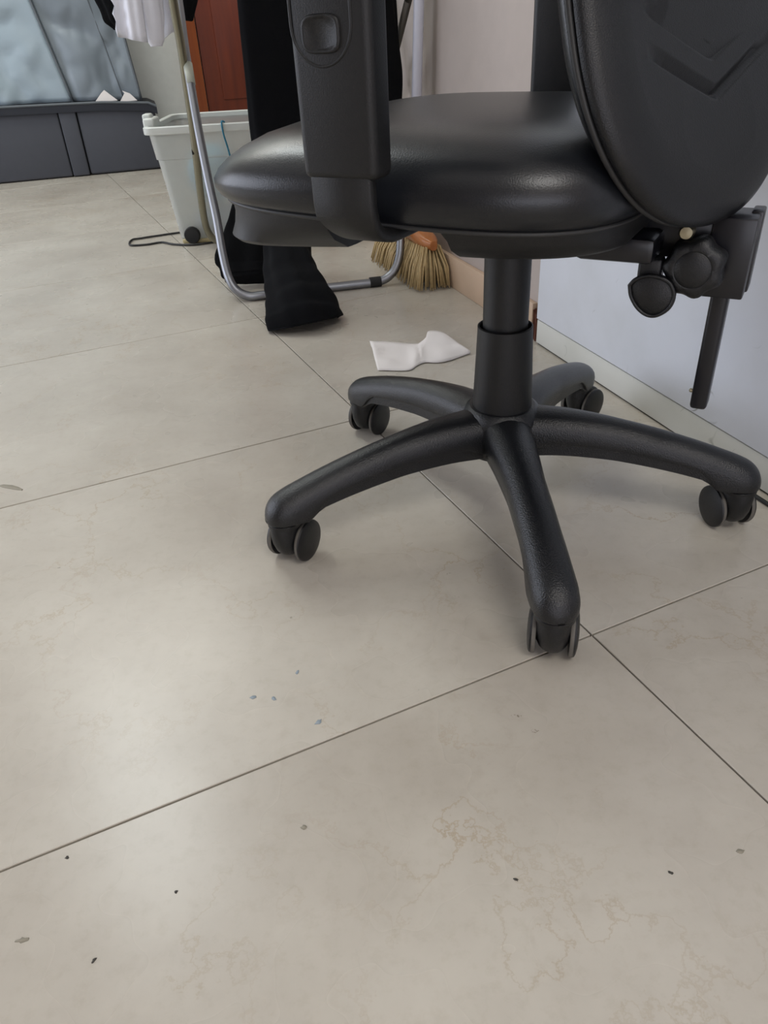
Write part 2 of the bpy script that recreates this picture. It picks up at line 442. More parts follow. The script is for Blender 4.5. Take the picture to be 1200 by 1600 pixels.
# five-star base
ARM0 = R(199.51)
prof_top = [(0.030, 0.148), (0.045, 0.1475), (0.08, 0.1465), (0.125, 0.141), (0.165, 0.1335), (0.20, 0.1255), (0.235, 0.116), (0.265, 0.1065), (0.285, 0.0995), (0.298, 0.093), (0.307, 0.084), (0.3115, 0.074), (0.3125, 0.066)]
def base_arm(ang):
    bm = B(); rings = []
    n = len(prof_top)
    fine = spline([(r, 0, z) for r, z in prof_top], 4)
    for q in fine:
        r, zt = q.x, q.z
        t = min(1, max(0, (r - 0.03) / 0.25))
        hw = 0.031 - 0.0085 * min(1, t * 2.2) + 0.0015 * max(0, (t - .75) * 4)
        dep = 0.055 - 0.020 * t
        if r > 0.285:                       # rounded nose
            k = (r - 0.285) / 0.0275
            hw = 0.0235 * math.sqrt(max(0.02, 1 - k ** 2.4))
            zb = 0.0635
        else:
            zb = zt - dep
            k2 = max(0, min(1, (r - 0.245) / 0.02)); k2 = k2 * k2 * (3 - 2 * k2)
            zb = zb * (1 - k2) + 0.0635 * k2
        h = max(zt - zb, 0.002)
        sh = min(0.022, h * 0.62)
        st = 0.30 * h * (1 - max(0, min(1, (r - 0.235) / 0.03))) * min(1, max(0, (r - 0.02) / 0.04)) + 0.001
        iw_ = 0.84 if st > 0.003 else 0.97
        low = [Vector((r, hw * 0.55, zb + 0.003)), Vector((r, hw * iw_ * .97, zb)), Vector((r, hw * iw_, zb + 0.0008)), Vector((r, hw * iw_, zb + st * .9)), Vector((r, hw * 0.985, zb + st)), Vector((r, hw, zb + st + 0.0012))]
        ring = low + [Vector((r, hw, zb + st + 0.003 + (h - sh - st - .003) * .4)), Vector((r, hw, zt - sh))]
        for a in (22, 40, 58, 75, 90, 105, 122, 140, 158):
            ring.append(Vector((r, hw * math.cos(R(a)), zt - sh + sh * math.sin(R(a)))))
        ring += [Vector((p.x, -p.y, p.z)) for p in reversed(ring[:8])]
        rings.append(ring)
    loft(bm, rings)
    bm.transform(Matrix.Rotation(ang, 4, 'Z'))
    return bm
def castor(parent, ang, axle, wob=0.014):
    """castor under an arm tip: rounded hood on a stem, a wheel each side; axle = world heading of the axle"""
    c = Vector((0.29 * math.cos(ang), 0.29 * math.sin(ang), 0))
    ax = Vector((math.cos(axle), math.sin(axle), 0)); fwd = Vector((-ax.y, ax.x, 0))
    if wob < 0: ax, fwd, wob = -ax, -fwd, -wob
    F = Matrix((ax, fwd, Vector((0, 0, 1)))).transposed().to_4x4(); F.translation = c
    bm = B()
    lathe(bm, [(0.012, 0.054), (0.0205, 0.056), (0.0208, 0.0605), (0.019, 0.062), (0.010, 0.0625), (0.010, 0.068)], 28, F)
    base = spline([(-0.0205, 0.0600, 0), (-0.0212, 0.048, 0), (-0.0192, 0.032, 0), (-0.0135, 0.019, 0), (-0.003, 0.0115, 0), (0.010, 0.0105, 0), (0.024, 0.014, 0), (0.0345, 0.024, 0), (0.0375, 0.036, 0), (0.032, 0.048, 0), (0.020, 0.0565, 0), (0.004, 0.0605, 0), (-0.0205, 0.0600, 0)], 3)[:-1]
    rings = []
    for xw, k in ((-0.0165, 0.88), (-0.0158, 0.93), (-0.0135, 0.97), (-0.010, 0.99), (-0.006, 1), (-0.002, 1), (0.002, 1), (0.006, 1), (0.010, 0.99), (0.0135, 0.97), (0.0158, 0.93), (0.0165, 0.88)):
        t_ = (abs(xw) / 0.0165) ** 2.4
        rings.append([F @ Vector((xw, 0.009 + (q.x - 0.009) * k + (0.011 * t_ if q.x < 0.004 else 0), 0.037 + (q.y - 0.037) * k + (0.004 * t_ if q.y < 0.03 else 0))) for q in base])
    loft(bm, rings)
    body = cpart('castor', bm, M['plastic'], parent, mtx=None)
    for sgn in (-1, 1):
        W = F @ Matrix.Translation((sgn * 0.0195, wob, 0.0265)) @ Matrix.Rotation(R(90 * sgn), 4, 'Y')
        bm = B()
        lathe(bm, [(0.0215, -0.0030), (0.0258, -0.0028), (0.0265, -0.0018), (0.0265, 0.0012), (0.0262, 0.0018), (0.0258, 0.0030), (0.0235, 0.0042), (0.017, 0.0056), (0.009, 0.0063), (0.001, 0.0065)], 44, W)
        iw = W.inverted()
        for fc in bm.faces:
            pc = iw @ fc.calc_center_median()
            if math.hypot(pc.x, pc.y) > 0.0255 and pc.z < 0.0013: fc.material_index = 1
        link('wheel', bm, [M['plastic'], M['tread']], body)
axles = [R(-29), R(-36), R(-50), R(189), R(-15)]
offs = [0.014, 0.014, 0.014, -0.014, 0.014]
for k in range(5):
    ang = ARM0 - k * 2 * math.pi / 5
    a = cpart('base_arm', base_arm(ang), M['plastic_dusty'], mtx=None)
    ax = axles[k]
    fwd = Vector((-math.sin(ax), math.cos(ax)))
    castor(a, ang, ax, offs[k])
bm = B()
lathe(bm, [(0.030, 0.088), (0.044, 0.090), (0.047, 0.10), (0.050, 0.118), (0.049, 0.136), (0.045, 0.146), (0.040, 0.150), (0.02, 0.151)], 48)
cpart('base_hub', bm, M['plastic_dusty'], mtx=None)
# gas lift
bm = B(); lathe(bm, [(0.0285, 0.15), (0.036, 0.146), (0.0362, 0.150), (0.0322, 0.247), (0.0322, 0.2495), (0.0305, 0.2505), (0.0295, 0.249), (0.0295, 0.24), (0.02, 0.24)], 56)
cpart('lift_cover', bm, M['arm_plastic'], mtx=None)
bm = B(); lathe(bm, [(0.0262, 0.235), (0.0262, 0.345), (0.02, 0.346)], 48)
cpart('gas_lift', bm, M['arm_plastic'], mtx=None)
# mechanism plate under the seat
bm = B(); box(bm, (-0.12, -0.07, 0.354), (0.02, 0.07, 0.388), 0.008, 2); box(bm, (-0.165, -0.03, 0.348), (-0.09, 0.066, 0.372), 0.006, 2)
cpart('mechanism', bm, M['black_steel'])

# seat
SF0, SHD, SHW = 0.059, 0.2145, 0.212     # centre offset, half depth, half width
def sup(th, hd, hw, n=3.6):
    c, s = math.cos(th), math.sin(th)
    k = (abs(c) ** n + abs(s) ** n) ** (-1 / n)
    return hd * k * c, hw * k * s
NS = 96
def zshape(fx, ly, zc):
    """front edge falls away, rear stays full"""
    t = max(0, (fx - 0.10) / 0.17)
    return zc - 0.016 * min(1.3, t) ** 2 * min(1, max(0, (zc - 0.40) / 0.06))
prof = [(0.012, 0.4035), (0.004, 0.4035), (0.000, 0.4060), (-0.006, 0.412), (-0.010, 0.422), (-0.010, 0.432), (-0.005, 0.444), (0.004, 0.455), (0.018, 0.4645), (0.038, 0.4715), (0.065, 0.476), (0.10, 0.4785), (0.14, 0.480), (0.18, 0.4805), (0.205, 0.4805)]
def seam_z(fx): return 0.006 * max(-1, min(1, (fx - 0.05) / 0.2))
bm = B(); rings = []
for ins, z in prof:
    ring = []
    n = 3.6 - 1.3 * max(0, min(1, ins / 0.18))
    for k in range(NS):
        th = 2 * math.pi * k / NS
        x, y = sup(th, SHD - ins, SHW - ins, n)
        fx = SF0 + x
        zz = zshape(fx, y, z) + seam_z(fx) * (1 - max(0, min(1, (z - .405) / .06)))
        ring.append(Vector((fx, y, zz)))
    rings.append(ring)
loft(bm, rings)
cpart('seat_cushion', bm, M['leather'], sharp=60)
bm = B()
pts = []
for k in range(NS):
    x, y = sup(2 * math.pi * k / NS, SHD - 0.0005, SHW - 0.0005); fx = SF0 + x
    pts.append((fx, y, 0.4045 + seam_z(fx)))
tube(bm, pts, 0.0022, 8, closed=True)
cpart('seat_piping', bm, M['seam'], sharp=0)
# seat pan with a notch each side for the armrest brackets
bm = B(); rings = []
fs = []
def pan_bottom(fx):
    if -0.012 < fx < 0.100: return 0.397
    return 0.372 if fx < 0.05 else 0.371 - 0.003 * min(1, (fx - .1) / .1)
xs = [-SHD + 0.005 + (2 * SHD - 0.01) * i / 60 for i in range(61)]
xs = sorted([x for x in xs] + [0.100 - SF0 + .006, 0.100 - SF0 - 0.001, -0.012 - SF0 + 0.001, -0.012 - SF0 - 0.020])
def half_w(x, hd, hw, n=3.6):
    t = min(1, abs(x) / hd)
    return hw * max(0.0, 1 - t ** n) ** (1 / n)
for x in xs:
    fx = SF0 + x
    hwt = max(0.02, half_w(x, SHD - 0.003, SHW - 0.004))
    zb = pan_bottom(fx)
    edge = min(1, (SHD - abs(x)) / 0.014)
    zb = 0.4025 - (0.4025 - zb) * math.sqrt(max(0.0, 1 - (1 - edge) ** 2))
    hwb = max(0.012, half_w(x, SHD - 0.004, SHW - (0.030 if fx < 0.05 else 0.036 - 0.020 * max(0, min(1, (fx - 0.1) / 0.12))), 4.6 if fx > .05 else 3.6))
    zt = 0.4030 + seam_z(fx)
    dz = zt - zb
    ring = []
    side = [(hwt, zt), (hwt - 0.002, zt - dz * .3), (hwt * .62 + hwb * .38, zt - dz * .62), (hwb + 0.003, zb + dz * .14), (hwb - 0.004, zb + .0008), (hwb - 0.02, zb)]
    side = [(max(0.004, a), z) for a, z in side]
    ring = [Vector((fx, a, z)) for a, z in side] + [Vector((fx, -a, z)) for a, z in reversed(side)]
    rings.append(ring)
loft(bm, rings)
cpart('seat_pan', bm, M['arm_plastic'], sharp=40)

# armrests
def armrest(sgn, oy, fx0, fx1, ty):
    """oy: outer face |y|; the sleeve has a release button in a moulded track"""
    th = 0.030
    bm = B()
    y0, y1 = (oy - th, oy) if sgn > 0 else (-oy, -oy + th)
    box(bm, (fx0, y0, 0.4475), (fx1, y1, 0.640), 0.007, 4)
    for v in bm.verts:                               # sleeve widens upwards
        v.co.x += (v.co.x - (fx0 + fx1) / 2) * (v.co.z - 0.45) * 0.22
    sl = cpart('arm_sleeve', bm, M['arm_plastic'])
    # button and track ridges on the outer face
    yo = oy if sgn > 0 else -oy
    def oval(cx, cz, hx, hz, n=28, up=False):
        out = []
        for k in range(n):
            a = 2 * math.pi * k / n
            c, s = math.cos(a), math.sin(a); q = (abs(c) ** 4 + abs(s) ** 4) ** -.25
            out.append(Vector((cx + hx * q * c, yo, cz + hz * q * s)))
        return out
    mid = (fx0 + fx1) / 2 + 0.006
    bm = B()
    rr = []
    for k_, dy in ((1.0, -0.0005), (0.97, 0.0012), (0.90, 0.0018), (0.82, 0.0015), (0.74, 0.0002)):
        rr.append([p + Vector((0, sgn * dy, 0)) for p in oval(mid, 0.546, 0.0165 * k_, 0.0125 * k_)])
    loft(bm, rr, cap=(False, True))
    cpart('release_button', bm, M['arm_plastic'], sl, 50)
    bm = B()
    tr = []
    for a in range(180, 361, 12):
        tr.append(Vector((mid + 0.0255 * math.cos(R(a)), yo - sgn * 0.0006, 0.552 + 0.0265 * math.sin(R(a)))))
    tr = [Vector((mid - 0.0255, yo - sgn * 0.0006, 0.635)), Vector((mid - 0.0255, yo - sgn * 0.0006, 0.57))] + tr + [Vector((mid + 0.0255, yo - sgn * 0.0006, 0.57)), Vector((mid + 0.0255, yo - sgn * 0.0006, 0.635))]
    tube(bm, tr, 0.0013, 8)
    cpart('track_ridge', bm, M['arm_plastic'], sl, 0)
    # bracket sweeping under the seat
    bm = B()
    path = [(oy - 0.008, 0.470), (oy - 0.008, 0.440), (oy - 0.009, 0.424), (oy - 0.014, 0.412), (oy - 0.024, 0.4035), (oy - 0.038, 0.399), (oy - 0.06, 0.3965), (0.10, 0.3945)]
    sp_ = spline([(a, 0, z) for a, z in path], 5)
    rings = []
    L = len(sp_)
    for i, q in enumerate(sp_):
        t = (sp_[min(L - 1, i + 1)] - sp_[max(0, i - 1)]).normalized()
        nrm = Vector((t.z, 0, -t.x)) * -1
        hf0, hf1 = fx0 + 0.007, fx1 - 0.005
        if i > 12:
            k = min(1, (i - 12) / 12); hf1 -= 0.020 * k; hf0 += 0.002 * k
        h = 0.0055
        sec = []
        for (x_, o_) in ((hf0, -h + .002), (hf0, h - .002), (hf0 + .002, h), (hf1 - .002, h), (hf1, h - .002), (hf1, -h + .002), (hf1 - .002, -h), (hf0 + .002, -h)):
            p = q + nrm * o_
            sec.append(Vector((x_, sgn * p.x, p.z)))
        rings.append(sec)
    loft(bm, rings)
    cpart('arm_bracket', bm, M['arm_plastic'], chair, 50)
    # pad above the frame
    bm = B(); box(bm, (fx0 - 0.10, (y0 + y1) / 2 - 0.042, 0.640), (fx1 + 0.09, (y0 + y1) / 2 + 0.042, 0.668), 0.012, 3)
    cpart('arm_pad', bm, M['plastic'], chair)
armrest(1, 0.262, 0.016, 0.084, 0)
armrest(-1, 0.285, 0.008, 0.072, 0)

# backrest: upholstered front, moulded rear shell with chevron grooves
QA = R(131.0)
qf = Vector((math.cos(QA), math.sin(QA), 0)); ql = Vector((-math.sin(QA), math.cos(QA), 0))
QO = cf * -0.211 + cl * 0.046
QM = Matrix((qf, ql, Vector((0, 0, 1)))).transposed().to_4x4(); QM.col[2] = Vector((*(ql * -0.055 + Vector((0, 0, 1))), 0)); QM.translation = QO + ql * 0.055 * 0.384   # x forward, y left
BW, ZB, ZC, ZT = 0.169, 0.384, 0.530, 0.90
def back_hw(z):
    if z < ZC:
        t = (ZC - z) / (ZC - ZB); return BW * max(0, 1 - min(1, t) ** 2.5) ** (1 / 2.3)
    if z > ZT - 0.13:
        t = (z - (ZT - 0.13)) / 0.13; return BW * 0.96 * max(0, 1 - min(1, t) ** 2.6) ** (1 / 2.6)
    return BW * (1 - 0.04 * (z - ZC) / (ZT - ZC))
def bend(y, z):
    """forward offset: wings wrap round the sitter, gentle lumbar curve"""
    return -0.014 * (abs(y) / BW) ** 2.2 + 0.088 * math.sin(max(0, min(1, (z - ZB) / 0.30)) * math.pi / 2) - 0.06 * max(0, (z - 0.66)) 
def outline(ins, n=120):
    """closed loop in (y,z), inset"""
    out = []
    for k in range(n):
        a = 2 * math.pi * k / n
        c, s = math.cos(a), math.sin(a)
        if s < 0:
            hz = ZC - ZB; pw = 2.17
        else:
            hz = ZT - ZC; pw = 5.0
        q = (abs(c) ** pw + abs(s) ** pw) ** (-1 / pw)
        out.append((max(0, BW - ins) * q * c, ZC + (hz - ins) * q * s))
    return out
def back_ring(ins, depth):
    return [Vector((bend(y, z) + depth, y, z)) for y, z in outline(ins)]
bm = B()
loft(bm, [back_ring(*q) for q in ((0.018, 0.009), (0.010, 0.010), (0.008, 0.013), (0.009, 0.019), (0.016, 0.026), (0.035, 0.032), (0.08, 0.035), (0.13, 0.036), (0.169, 0.036))])
cpart('back_cushion', bm, M['leather'], mtx=QM, sharp=60)
bm = B(); tube(bm, back_ring(0.003, 0.0095), 0.0028, 8, closed=True)
cpart('back_piping', bm, M['seam'], mtx=QM, sharp=0)
# rear shell rim and bevel
bm = B()
RI = 0.046
loft(bm, [back_ring(*q) for q in ((0.02, 0.006), (0.004, 0.007), (0.001, 0.004), (0.002, -0.003), (0.010, -0.010), (0.024, -0.0165), (0.036, -0.0195), (RI, -0.0205))], cap=(True, False))
cpart('back_shell', bm, M['plastic'], mtx=QM, sharp=60)
# rear panel as a fine relief with V grooves
bm = B()
NR, NTH = 90, 160
base = outline(RI, NTH)
cy, cz = 0.0, ZC + 0.06
AP = [0.483 + 0.029 * k for k in range(10)]
def relief(y, z, e):
    dp = -0.0205
    h = min(1, e / 0.10); dp -= 0.0022 * (1 - (1 - h) ** 2)
    for a in AP:
        w_ = 0.105
        if abs(y) < w_:
            zz = a + 0.0 + 0.36 * math.sqrt(y * y + 0.00002)
            d_ = z - zz
            fade = min(1, (w_ - abs(y)) / 0.03)
            if 0 <= d_ < 0.010: dp += 0.0066 * fade * (1 - d_ / 0.010)
            elif -0.0025 < d_ < 0: dp += 0.0066 * fade * (1 + d_ / 0.0025)
    return dp
NY, NZ = 150, 330
z0, z1 = ZB + RI, 0.80
grid = []
# rows follow the outline so that the rim stays clean
for j in range(NZ + 1):
    z = z0 + (z1 - z0) * j / NZ
    hz = ZC - ZB - RI
    if z < ZC:
        t = (ZC - z) / hz; hw = (BW - RI) * max(0, 1 - min(1, t) ** 2.17) ** (1 / 2.17)
    else:
        t = (z - ZC) / (ZT - ZC - RI); hw = (BW - RI) * max(0, 1 - min(1, t) ** 5) ** (1 / 5)
    hw = max(hw, 0.0005)
    row = []
    for i in range(NY + 1):
        y = hw * (2 * i / NY - 1)
        e = min(hw - abs(y), (z - z0) * 1.0)
        row.append(bm.verts.new(Vector((bend(y, z) + relief(y, z, e), y, z))))
    grid.append(row)
for j in range(NZ):
    for i in range(NY):
        bm.faces.new((grid[j][i], grid[j][i + 1], grid[j + 1][i + 1], grid[j + 1][i]))
p = cpart('rear_panel', bm, M['plastic'], mtx=QM, sharp=0)
p['label'] = 'moulded rear panel with V-shaped grooves'

# back upright: clamp block, hanging bar, knob, paddle
bm = B(); box(bm, (-0.245, -0.024, 0.312), (-0.207, 0.026, 0.386), 0.002, 2); box(bm, (-0.247, -0.026, 0.312), (-0.236, 0.0, 0.388), 0.002, 2)
box(bm, (-0.222, -0.02, 0.345), (-0.10, 0.02, 0.382), 0.003, 2)
cpart('clamp_block', bm, M['black_steel'])
bm = B(); box(bm, (-0.2325, -0.012, 0.187), (-0.2155, 0.012, 0.385), 0.004, 3)
bar = cpart('back_bar', bm, M['black_steel'])
bm = B(); lathe(bm, [(0.002, 0), (0.0022, 0.004), (0.001, 0.005)], 12, Matrix.Translation((-0.2168, 0.004, 0.205)) @ Matrix.Rotation(R(90), 4, 'Y'))
cpart('stop_pin', bm, M['zinc'], bar)
# lobed hand knob, axis towards the sitter's left
KM = Matrix.Translation((-0.200, 0.030, 0.345)) @ Matrix.Rotation(R(-90), 4, 'X')
bm = B(); rings = []
for r_, z_, lob in ((0.010, -0.004, 0), (0.018, -0.002, 0.0), (0.025, 0.002, 0.05), (0.0272, 0.008, 0.07), (0.0272, 0.018, 0.07), (0.0262, 0.023, 0.06), (0.023, 0.0265, 0.04), (0.0175, 0.0282, 0.0), (0.0165, 0.0276, 0), (0.0155, 0.0284, 0), (0.008, 0.0300, 0), (0.001, 0.0304, 0)):
    ring = []
    for k in range(64):
        a = 2 * math.pi * k / 64
        rr = r_ * (1 + lob * math.cos(7 * a))
        ring.append(KM @ Vector((rr * math.cos(a), rr * math.sin(a), z_)))
    rings.append(ring)
loft(bm, rings)
cpart('hand_knob', bm, M['plastic'], sharp=50)
bm = B(); lathe(bm, [(0.003, -0.01), (0.007, -0.01), (0.007, 0), (0.0055, 0.003), (0.001, 0.0035)], 20, Matrix.Translation((-0.188, 0.046, 0.3755)) @ Matrix.Rotation(R(-90), 4, 'X'))
cpart('clamp_bolt', bm, M['zinc'])
# tilt paddle
def prism(bm, poly, y0, y1, bev=0.003):
    rings = []
    cxm = sum(p[0] for p in poly) / len(poly); czm = sum(p[1] for p in poly) / len(poly)
    for y, k in ((y0, 0.9), (y0 + bev * .4, 0.97), (y0 + bev, 1), (y1 - bev, 1), (y1 - bev * .4, 0.97), (y1, 0.9)):
        rings.append([Vector((cxm + (px - cxm) * k, y, czm + (pz - czm) * k)) for px, pz in poly])
    loft(bm, rings)
bm = B()
pad = spline([(-0.1450, 0.327, 0), (-0.151, 0.334, 0), (-0.164, 0.338, 0), (-0.181, 0.334, 0), (-0.1885, 0.322, 0), (-0.186, 0.309, 0), (-0.176, 0.300, 0), (-0.166, 0.299, 0), (-0.156, 0.305, 0), (-0.148, 0.316, 0), (-0.1450, 0.327, 0)], 5)[:-1]
prism(bm, [(q.x, q.y) for q in pad], 0.048, 0.060)
rim = [Vector((q.x * .97 - .167 * .03, 0.060, q.y * .97 + .319 * .03)) for q in pad]
tube(bm, rim, 0.0018, 8, closed=True)
box(bm, (-0.172, 0.036, 0.330), (-0.150, 0.054, 0.352), 0.003, 2)
cpart('tilt_paddle', bm, M['plastic'], sharp=50)

# ------------------------------------------------------------------ clothes rack (two crossing U frames)
e_ = Vector((0.8, 0.6, 0)); b_ = Vector((-0.6, 0.8, 0)); UP = Vector((0, 0, 1))
rack = thing('clothes_rack', 'folding steel tube clothes rack with crossed U-frames, left of the chair', 'clothes rack', (-0.15, 2.1, 0))
RO = Vector((-0.15, 2.1, 0))
def rk(p): return Vector(p) - RO
TR = 0.0105
def frame(left, bar, right, n=5):
    """tube: left leg top to bottom, bottom bar, right leg bottom to top"""
    return spline(left + bar + right, n)
bm = B(); tube(bm, [rk(p) for p in frame(
    [(-0.448, 2.34, 0.88), (-0.422, 2.185, 0.622), (-0.413, 2.121, 0.518), (-0.396, 2.032, 0.374), (-0.378, 1.959, 0.256), (-0.364, 1.910, 0.177), (-0.354, 1.862, 0.100), (-0.342, 1.829, 0.052), (-0.324, 1.817, 0.024)],
    [(-0.296, 1.812, 0.0115), (-0.26, 1.819, 0.0105), (-0.15, 1.840, 0.0105), (-0.04, 1.860, 0.0105), (0.020, 1.872, 0.0115)],
    [(0.052, 1.882, 0.024), (0.072, 1.895, 0.052), (0.081, 1.918, 0.100), (0.082, 1.960, 0.18), (0.078, 2.06, 0.38), (0.066, 2.12, 0.50), (0.044, 2.20, 0.66), (0.008, 2.31, 0.88)])], TR, 14)
fr1 = link('front_frame', bm, M['steel'], rack, 0)
bm = B(); tube(bm, [rk(p) for p in frame(
    [(-0.372, 1.88, 0.87), (-0.404, 2.03, 0.617), (-0.413, 2.081, 0.532), (-0.427, 2.138, 0.437), (-0.443, 2.202, 0.330), (-0.468, 2.285, 0.192), (-0.484, 2.348, 0.090), (-0.484, 2.380, 0.042), (-0.468, 2.390, 0.018)],
    [(-0.440, 2.396, 0.0105), (-0.36, 2.412, 0.0105), (-0.20, 2.44, 0.0105), (-0.13, 2.452, 0.0115)],
    [(-0.095, 2.458, 0.024), (-0.078, 2.455, 0.052), (-0.070, 2.44, 0.10), (-0.045, 2.37, 0.25), (-0.01, 2.22, 0.54), (0.01, 2.06, 0.87)])], TR, 14)
fr2 = link('rear_frame', bm, M['champagne'], rack, 0)
e_ = Vector((0.983, 0.182, 0))
for a, b_2, mt_, fr in (((-0.448, 2.34, 0.88), (0.008, 2.31, 0.88), 'steel', fr1), ((-0.372, 1.88, 0.87), (0.010, 2.06, 0.87), 'champagne', fr2)):
    bm = B(); tube(bm, [rk(a), rk(b_2)], TR, 14); link('top_bar', bm, M[mt_], fr, 0)
# pale sticker wrapped on the front leg
bm = B(); tube(bm, [rk((-0.4095, 2.105, 0.492)), rk((-0.4045, 2.079, 0.450))], 0.0112, 14)
st_ = link('sticker', bm, mat('pale_green_sticker', '#b4b8aa', 0.6), fr1, 0); st_['label'] = 'pale sticker on the tube'
# clip on the bottom bar, bolts
bm = B()
cpos = Vector((0.012, 1.8705, 0.0112))
tube(bm, [rk(cpos - e_ * 0.014), rk(cpos + e_ * 0.014)], 0.0128, 16)
link('rubber_sleeve', bm, M['rubber'], fr1)
bm = B()
bolt = Vector((-0.437, 2.228, 0.286))
tube(bm, [rk(bolt - e_ * 0.024), rk(bolt + e_ * 0.014)], 0.007, 10)
link('pivot_bolt', bm, M['rubber'], fr2)
# slanting side brace by the wall
bm = B()
tube(bm, [rk(p) for p in ((0.118, 1.962, 0.590), (0.079, 2.088, 0.455), (0.03, 2.24, 0.29))], 0.0085, 10)
tube(bm, [rk(p) for p in ((0.118, 1.962, 0.590), (0.143, 1.88, 0.68))], 0.0085, 10)
link('side_brace', bm, mat('dull_grey_tube', '#5b5852', 0.45, 0.6), rack, 0)

# ------------------------------------------------------------------ cloth
def cloth(name, rings, mt, label, cat, thick=0.004, group=None, sub=1):
    """closed tubular cloth piece through rings"""
    bm = B(); loft(bm, rings, cap=(True, True))
    o = link(name, bm, mt, None, 0)
    if sub:
        s = o.modifiers.new('s', 'SUBSURF'); s.levels = sub; s.render_levels = sub
    return tag(o, label, cat, group)
def leg_rings(stations, n=36, fold=0.012, seed=0):
    """stations: (centre, half width along x-dir, half depth, fold amount)"""
    out = []
    fine = []
    m_ = len(stations)
    for i in range(m_ - 1):
        for k in range(6):
            t = k / 6; t2 = t * t * (3 - 2 * t)
            a, b = stations[i], stations[i + 1]
            fine.append((Vector(a[0]).lerp(Vector(b[0]), t), a[1] + (b[1] - a[1]) * t2, a[2] + (b[2] - a[2]) * t2, a[3] + (b[3] - a[3]) * t))
    fine.append((Vector(stations[-1][0]), *stations[-1][1:]))
    for i, (c, hw, hd, fo) in enumerate(fine):
        t = (fine[min(len(fine) - 1, i + 1)][0] - fine[max(0, i - 1)][0]).normalized()
        xdir = Vector((0.94, 0.34, 0)); xdir = (xdir - t * xdir.dot(t)).normalized(); ydir = t.cross(xdir)
        ring = []
        for k in range(n):
            a = 2 * math.pi * k / n
            q = 1 + fo * math.sin(5 * a + seed + i * 0.10) * 0.6 + fo * math.sin(9 * a - seed * 2 + i * .05) * 0.4
            q += fo * 0.5 * noise.noise(Vector((math.cos(a) * 1.5, math.sin(a) * 1.5, i * 0.35 + seed)))
            ring.append(c + xdir * (hw * q * math.cos(a)) + ydir * (hd * q * math.sin(a)))
        out.append(ring)
    return out
# near trouser leg: hangs from the rack, hem lies on the floor
cloth('trousers', leg_rings([
    ((-0.168, 1.955, 0.90), 0.075, 0.020, 0.03), ((-0.170, 1.880, 0.62), 0.074, 0.022, 0.05), ((-0.185, 1.865, 0.40), 0.066, 0.026, 0.06), ((-0.187, 1.835, 0.20), 0.058, 0.032, 0.08),
    ((-0.186, 1.765, 0.120), 0.055, 0.034, 0.10), ((-0.178, 1.710, 0.085), 0.062, 0.044, 0.10), ((-0.163, 1.662, 0.056), 0.071, 0.055, 0.09), ((-0.154, 1.630, 0.030), 0.080, 0.066, 0.08), ((-0.151, 1.614, 0.010), 0.086, 0.073, 0.07), ((-0.150, 1.612, 0.003), 0.085, 0.072, 0.07)], seed=1.0),
    M['navy_cloth'], 'black trousers hanging on the rack, hem resting on the floor before the bar', 'trousers')
# second garment, behind the front bar
cloth('black_coat', leg_rings([
    ((-0.200, 2.075, 0.95), 0.055, 0.018, 0.04), ((-0.200, 2.060, 0.50), 0.050, 0.020, 0.06), ((-0.215, 2.030, 0.30), 0.055, 0.022, 0.08), ((-0.265, 1.995, 0.13), 0.085, 0.024, 0.12),
    ((-0.290, 1.955, 0.05), 0.098, 0.028, 0.16), ((-0.288, 1.93, 0.026), 0.09, 0.022, 0.1), ((-0.286, 1.92, 0.022), 0.082, 0.016, 0.1)], seed=4.0),
    M['black_cloth'], 'limp black garment trailing to the floor behind the front rack bar', 'clothing')
cloth('black_jacket', leg_rings([
    ((-0.005, 1.965, 0.95), 0.085, 0.03, 0.05), ((0.016, 1.965, 0.62), 0.076, 0.03, 0.08), ((0.042, 1.968, 0.46), 0.064, 0.028, 0.12), ((0.046, 1.970, 0.36), 0.056, 0.026, 0.15), ((0.044, 1.970, 0.30), 0.050, 0.022, 0.1)], seed=2.2),
    M['black_cloth'], 'black jacket hanging at the right end of the rack, behind the seat', 'jacket')
cloth('dark_scarf', leg_rings([
    ((-0.625, 2.315, 0.95), 0.05, 0.02, 0.05), ((-0.615, 2.295, 0.75), 0.05, 0.02, 0.1), ((-0.600, 2.265, 0.65), 0.046, 0.022, 0.15), ((-0.594, 2.25, 0.595), 0.032, 0.02, 0.2), ((-0.590, 2.25, 0.570), 0.016, 0.012, 0.2)], seed=3.1),
    M['black_cloth'], 'dark garment end hanging left of the white shirt', 'clothing')
cloth('dark_sleeve', leg_rings([
    ((-0.385, 2.30, 0.95), 0.024, 0.02, 0.05), ((-0.390, 2.29, 0.75), 0.023, 0.02, 0.1), ((-0.414, 2.275, 0.63), 0.024, 0.018, 0.1), ((-0.427, 2.27, 0.580), 0.016, 0.012, 0.1)], seed=5.1),
    M['black_cloth'], 'dark sleeve end hanging just right of the upper rack tube', 'clothing')
